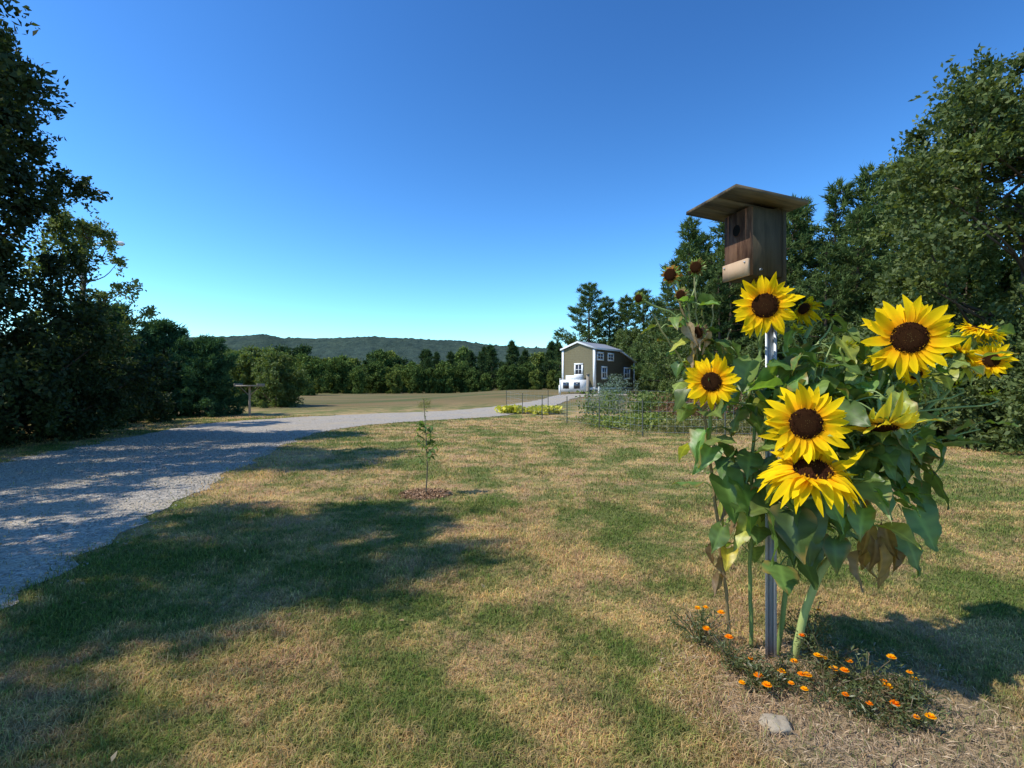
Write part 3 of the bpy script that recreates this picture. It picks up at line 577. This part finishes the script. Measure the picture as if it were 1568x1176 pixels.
mb=MB(); n=900; a=rg.random(n)*6.28; r=.36*rg.random(n)**.6; P=np.stack([r*np.cos(a),r*np.sin(a),.012+.03*(1-r/.36)*rg.random(n)],1)
cards(mb,P,.05,'disc',leafcols(n,(.2,.11,.06),(.5,.34,.22),rg),rg,up=2,aspect=.3); mb.obj("wood_chip_mulch",loc=(-1.17,6.95,0))
# ------------------------------------------------------------------ platform feeder
f=empty("bird_feeder",(-12.3,24.0,gzf(-12.3,24)))
mb=MB(); tube(mb,[(0,0,0),(0,0,1.4)],[.055,.05],'post',n=8); mb.obj("pole",f)
mb=MB(); box(mb,(0,0,1.42),(1.1,.7,.06),'post'); 
for a in (-.53,.53): box(mb,(a,0,1.48),(.04,.72,.08),'post')
mb.obj("tray",f)
mb=MB()
for a in (-.45,.45): tube(mb,[(0,0,.95),(a,0,1.38)],[.02,.02],'post',n=4)
mb.obj("braces",f)
yl=empty("street_lamp",(-18.6,22.2,0)); mb=MB(); tube(mb,[(0,0,0),(0,0,7.9)],[.12,.08],'post',n=8); mb.obj("pole",yl)
mb=MB(); tube(mb,[(0,0,7.45),(.8,0,7.62),(1.3,0,7.6)],[.025]*3,'galv',n=6); mb.obj("arm",yl)
mb=MB(); tube(mb,[(1.2,0,7.62),(1.4,0,7.62),(1.7,0,7.58),(1.8,0,7.56)],[.04,.1,.1,.03],'white',n=10); mb.obj("lamp_head",yl)
# ------------------------------------------------------------------ garden fence
gf=empty("garden_fence"); C4=[(-.3,27.5),(3.75,14.7),(10.4,13.6),(11,24),(6.5,28.5),(-.3,27.5)]; mbp=MB(); mbw=MB()
for (a,b),(c,d) in zip(C4[:-1],C4[1:]):
    Ln=math.hypot(c-a,d-b); n=max(2,int(round(Ln/2.6)))
    for k in range(n): 
        x=a+(c-a)*k/n; y=b+(d-b)*k/n; z=gzf(x,y); tube(mbp,[(x,y,z-.05),(x,y,z+1.05)],[.022,.018],'fpost',n=5)
    for hgt in (.12,.3,.5,.72,.98):
        q=[(a+(c-a)*k/n,b+(d-b)*k/n,gzf(a+(c-a)*k/n,b+(d-b)*k/n)+hgt) for k in range(n+1)]; tube(mbw,q,[.0025]*len(q),'galv',n=3)
    m_=int(Ln/.22)
    for k in range(m_): x=a+(c-a)*k/m_; y=b+(d-b)*k/m_; z=gzf(x,y); tube(mbw,[(x,y,z+.1),(x,y,z+.98)],[.0018,.0018],'galv',n=3)
mbp.obj("posts",gf); mbw.obj("wire_mesh",gf)
mb=MB(); box(mb,(0,0,.95),(.15,.15,1.9),'post'); box(mb,(0,0,1.92),(.2,.2,.04),'post'); o=mb.obj("gate_post"); o.location=(4.0,27.0,gzf(4,27))
mb=MB(); box(mb,(0,0,.6),(.09,.09,1.3),'white'); box(mb,(0,0,1.27),(.12,.12,.04),'white'); o=mb.obj("white_post"); o.location=(3.6,38.2,gzf(3.6,38.2)-.05)
def patch(name,x,y,rx,ry,h,n,ls,ca,cb_,seed,asp=.6,up=.3):
    rg=np.random.default_rng(seed); k=max(6,int(n/120)); cx=rg.normal(size=k)*rx*.45; cy=rg.normal(size=k)*ry*.45; hh=h*rg.uniform(.4,1.05,k)
    i=rg.integers(k,size=n); q=rg.random(n)**.7; r=.22*min(rx,ry)+.1
    P=np.stack([cx[i]+rg.normal(size=n)*r*.6,cy[i]+rg.normal(size=n)*r*.6,q*hh[i]],1); mb=MB(); cards(mb,P,ls,'leaf',leafcols(n,ca,cb_,rg),rg,up=up,aspect=asp); o=mb.obj(name); o.location=(x,y,gzf(x,y)); return o
patch("squash_patch",1.1,25.6,2.2,1.4,.35,1300,.2,(.30,.34,.05),(.70,.64,.09),1,.9,1)
patch("asparagus_plants",4.9,25.5,1.1,1.0,1.9,5000,.12,(.12,.18,.14),(.26,.34,.28),2,.2)
patch("tomato_plants",6.4,22,2.5,1.5,1.3,5000,.13,(.07,.12,.035),(.2,.25,.06),3)
patch("bean_plants",4.6,18.2,1.6,2.0,.5,3800,.11,(.08,.14,.035),(.30,.34,.07),4)
patch("amaranth_plants",7.4,19.0,2.2,1.6,1.2,5000,.12,(.16,.06,.04),(.26,.17,.08),5,.35)
patch("weeds",6.3,15.8,3.4,1.0,.55,5000,.09,(.09,.14,.04),(.32,.28,.12),6,.3)
patch("weeds",9.5,17,2.0,2.0,1.3,4500,.12,(.06,.10,.035),(.17,.21,.06),7,.4)
patch("tall_grass_clump",-4.6,28.6,.5,.3,.7,500,.12,(.12,.16,.05),(.3,.28,.1),8,.15)
# ------------------------------------------------------------------ tiny house
ha=math.atan2(.78,.62)
hz=gzf(6.5,41)-.05
h=empty("tiny_house",(6.5,40.2,hz),ha); W=3.0; L=7.2; B=.45; E=3.6; Rg=4.12; L1=4.4
mb=MB()
V=[(0,0,B),(0,W,B),(0,W,E),(0,W/2,Rg),(0,0,E)]
V2=[(L1,)+v[1:] for v in V]
mb.addl(V+V2,[(0,4,2,1),(4,3,2),(1,2,7,6),(5,6,7,9),(9,7,8)],'siding'); mb.addl(V+V2,[(0,5,9,4)],'shadedsiding'); mb.obj("main_walls",h)
E2=2.75; R2=3.35
mb=MB(); V=[(L1+.003,.04,B),(L1+.003,W-.04,B),(L1+.003,W-.04,E2),(L1+.003,W/2,E2),(L1+.003,.04,E2)]; V2=[(L,)+v[1:] for v in V]
mb.addl(V+V2,[(0,5,9,4),(1,2,7,6),(5,6,7,9)],'shadedsiding'); mb.obj("rear_walls",h)
def roofp(x0,x1,e,r,name):
    mb=MB(); ov=.14; sl=(r-e)/(W/2)
    for sgn in (0,1):
        ya,yb=(-ov,W/2) if sgn==0 else (W+ov,W/2); za=e-ov*sl; 
        V=[(x0,ya,za),(x1,ya,za),(x1,yb,r),(x0,yb,r)]; V=[(a,b,c+.02) for a,b,c in V]+[(a,b,c+.16) for a,b,c in V]
        mb.addl(V,[(4,5,6,7),(0,3,2,1)],'roof'); mb.addl(V,[(0,1,5,4),(1,2,6,5),(3,0,4,7)],'white')
    mb.obj(name,h)
roofp(-.16,L1+.1,E,Rg,"main_roof"); 
mb=MB(); V=[(L1+.1,-.14,E-.10),(L+.15,-.14,E2-.05),(L+.15,W+.14,E2-.05),(L1+.1,W+.14,E-.10)]; V=V+[(a,b,c+.12) for a,b,c in V]
mb.addl(V,[(4,5,6,7),(0,3,2,1)],'roof'); mb.addl(V,[(0,1,5,4),(1,2,6,5),(2,3,7,6),(3,0,4,7)],'white'); mb.obj("rear_roof",h)
mb=MB(); mb.addl([(L1+.02,0.03,E2),(L,0.03,E2),(L1+.02,.03,E-.1),(L1+.02,W-.03,E2),(L,W-.03,E2),(L1+.02,W-.03,E-.1)],[(0,1,2),(4,3,5)],'shadedsiding'); mb.obj("rear_gable",h)
mb=MB()
for q in ((-.02,.05,(B+E)/2,.05,.18,E-B-.02),(-.02,W-.05,(B+E)/2,.05,.18,E-B-.02)): box(mb,q[:3],q[3:],'white')
box(mb,(.06,-.02,(B+E)/2),(.16,.04,E-B-.02),'white'); box(mb,(L-.07,.02,(B+E2)/2),(.14,.05,E2-B),'white'); box(mb,(-.03,W/2,B+.02),(.05,W+.06,.18),'white'); box(mb,(L/2,-.03,B+.02),(L,.05,.14),'white')
mb.obj("corner_trim",h)
def win(name,face,u,z,ww,hh):
    mb=MB()
    def bx(a,b,w_,h_,t_,off,mat):
        if face=='front': box(mb,(-off,a,b),(t_,w_,h_),mat)
        else: box(mb,(a,-off,b),(w_,t_,h_),mat)
    bx(u,z,ww,hh,.02,.015,'glass'); fr=.13
    for a,b,w_,h_ in ((u,z+hh/2+fr/2,ww+2*fr,fr),(u,z-hh/2-fr/2,ww+2*fr,fr),(u-ww/2-fr/2,z,fr,hh),(u+ww/2+fr/2,z,fr,hh)): bx(a,b,w_,h_,.06,.03,'white')
    bx(u,z,.04,hh,.03,.03,'white'); bx(u,z,ww,.035,.034,.034,'white'); mb.obj(name,h)
win("front_window",'front',1.45,2.0,.55,.75)
win("side_window_1",'side',.85,3.05,.8,.42); win("side_window_2",'side',1.5,1.75,.65,.8); win("side_window_3",'side',2.6,3.05,.8,.42)
win("side_window_4",'side',5.6,1.75,.9,.8)
mb=MB(); box(mb,(-.55,1.5,.70),(1.0,2.1,.95),'white'); box(mb,(-.5,1.5,1.35),(.7,1.3,.34),'white')
for yy in (1.0,2.0): box(mb,(-1.055,yy,.72),(.02,.55,.5),'glass')
mb.obj("utility_box",h)
mb=MB(); box(mb,(L/2+.4,W/2,.33),(L-.8,W-.3,.22),'fpost')
for xx in (3.0,4.1):
    for yy in (.12,W-.12):
        q=np.linspace(0,6.283,17); mb.addl([(xx+.36*math.cos(a),yy-.1,.36+.36*math.sin(a)) for a in q[:-1]]+[(xx+.36*math.cos(a),yy+.1,.36+.36*math.sin(a)) for a in q[:-1]]+[(xx,yy-.1,.36),(xx,yy+.1,.36)],[(k,(k+1)%16,16+(k+1)%16,16+k) for k in range(16)]+[((k+1)%16,k,32) for k in range(16)]+[(16+k,16+(k+1)%16,33) for k in range(16)],'fpost')
mb.obj("trailer_chassis",h)
mb=MB(); box(mb,(-.9,2.7,.35),(.1,.1,.8),'white'); box(mb,(.2,-.25,.3),(.1,.1,.7),'white'); mb.obj("jacks",h)
print("done")
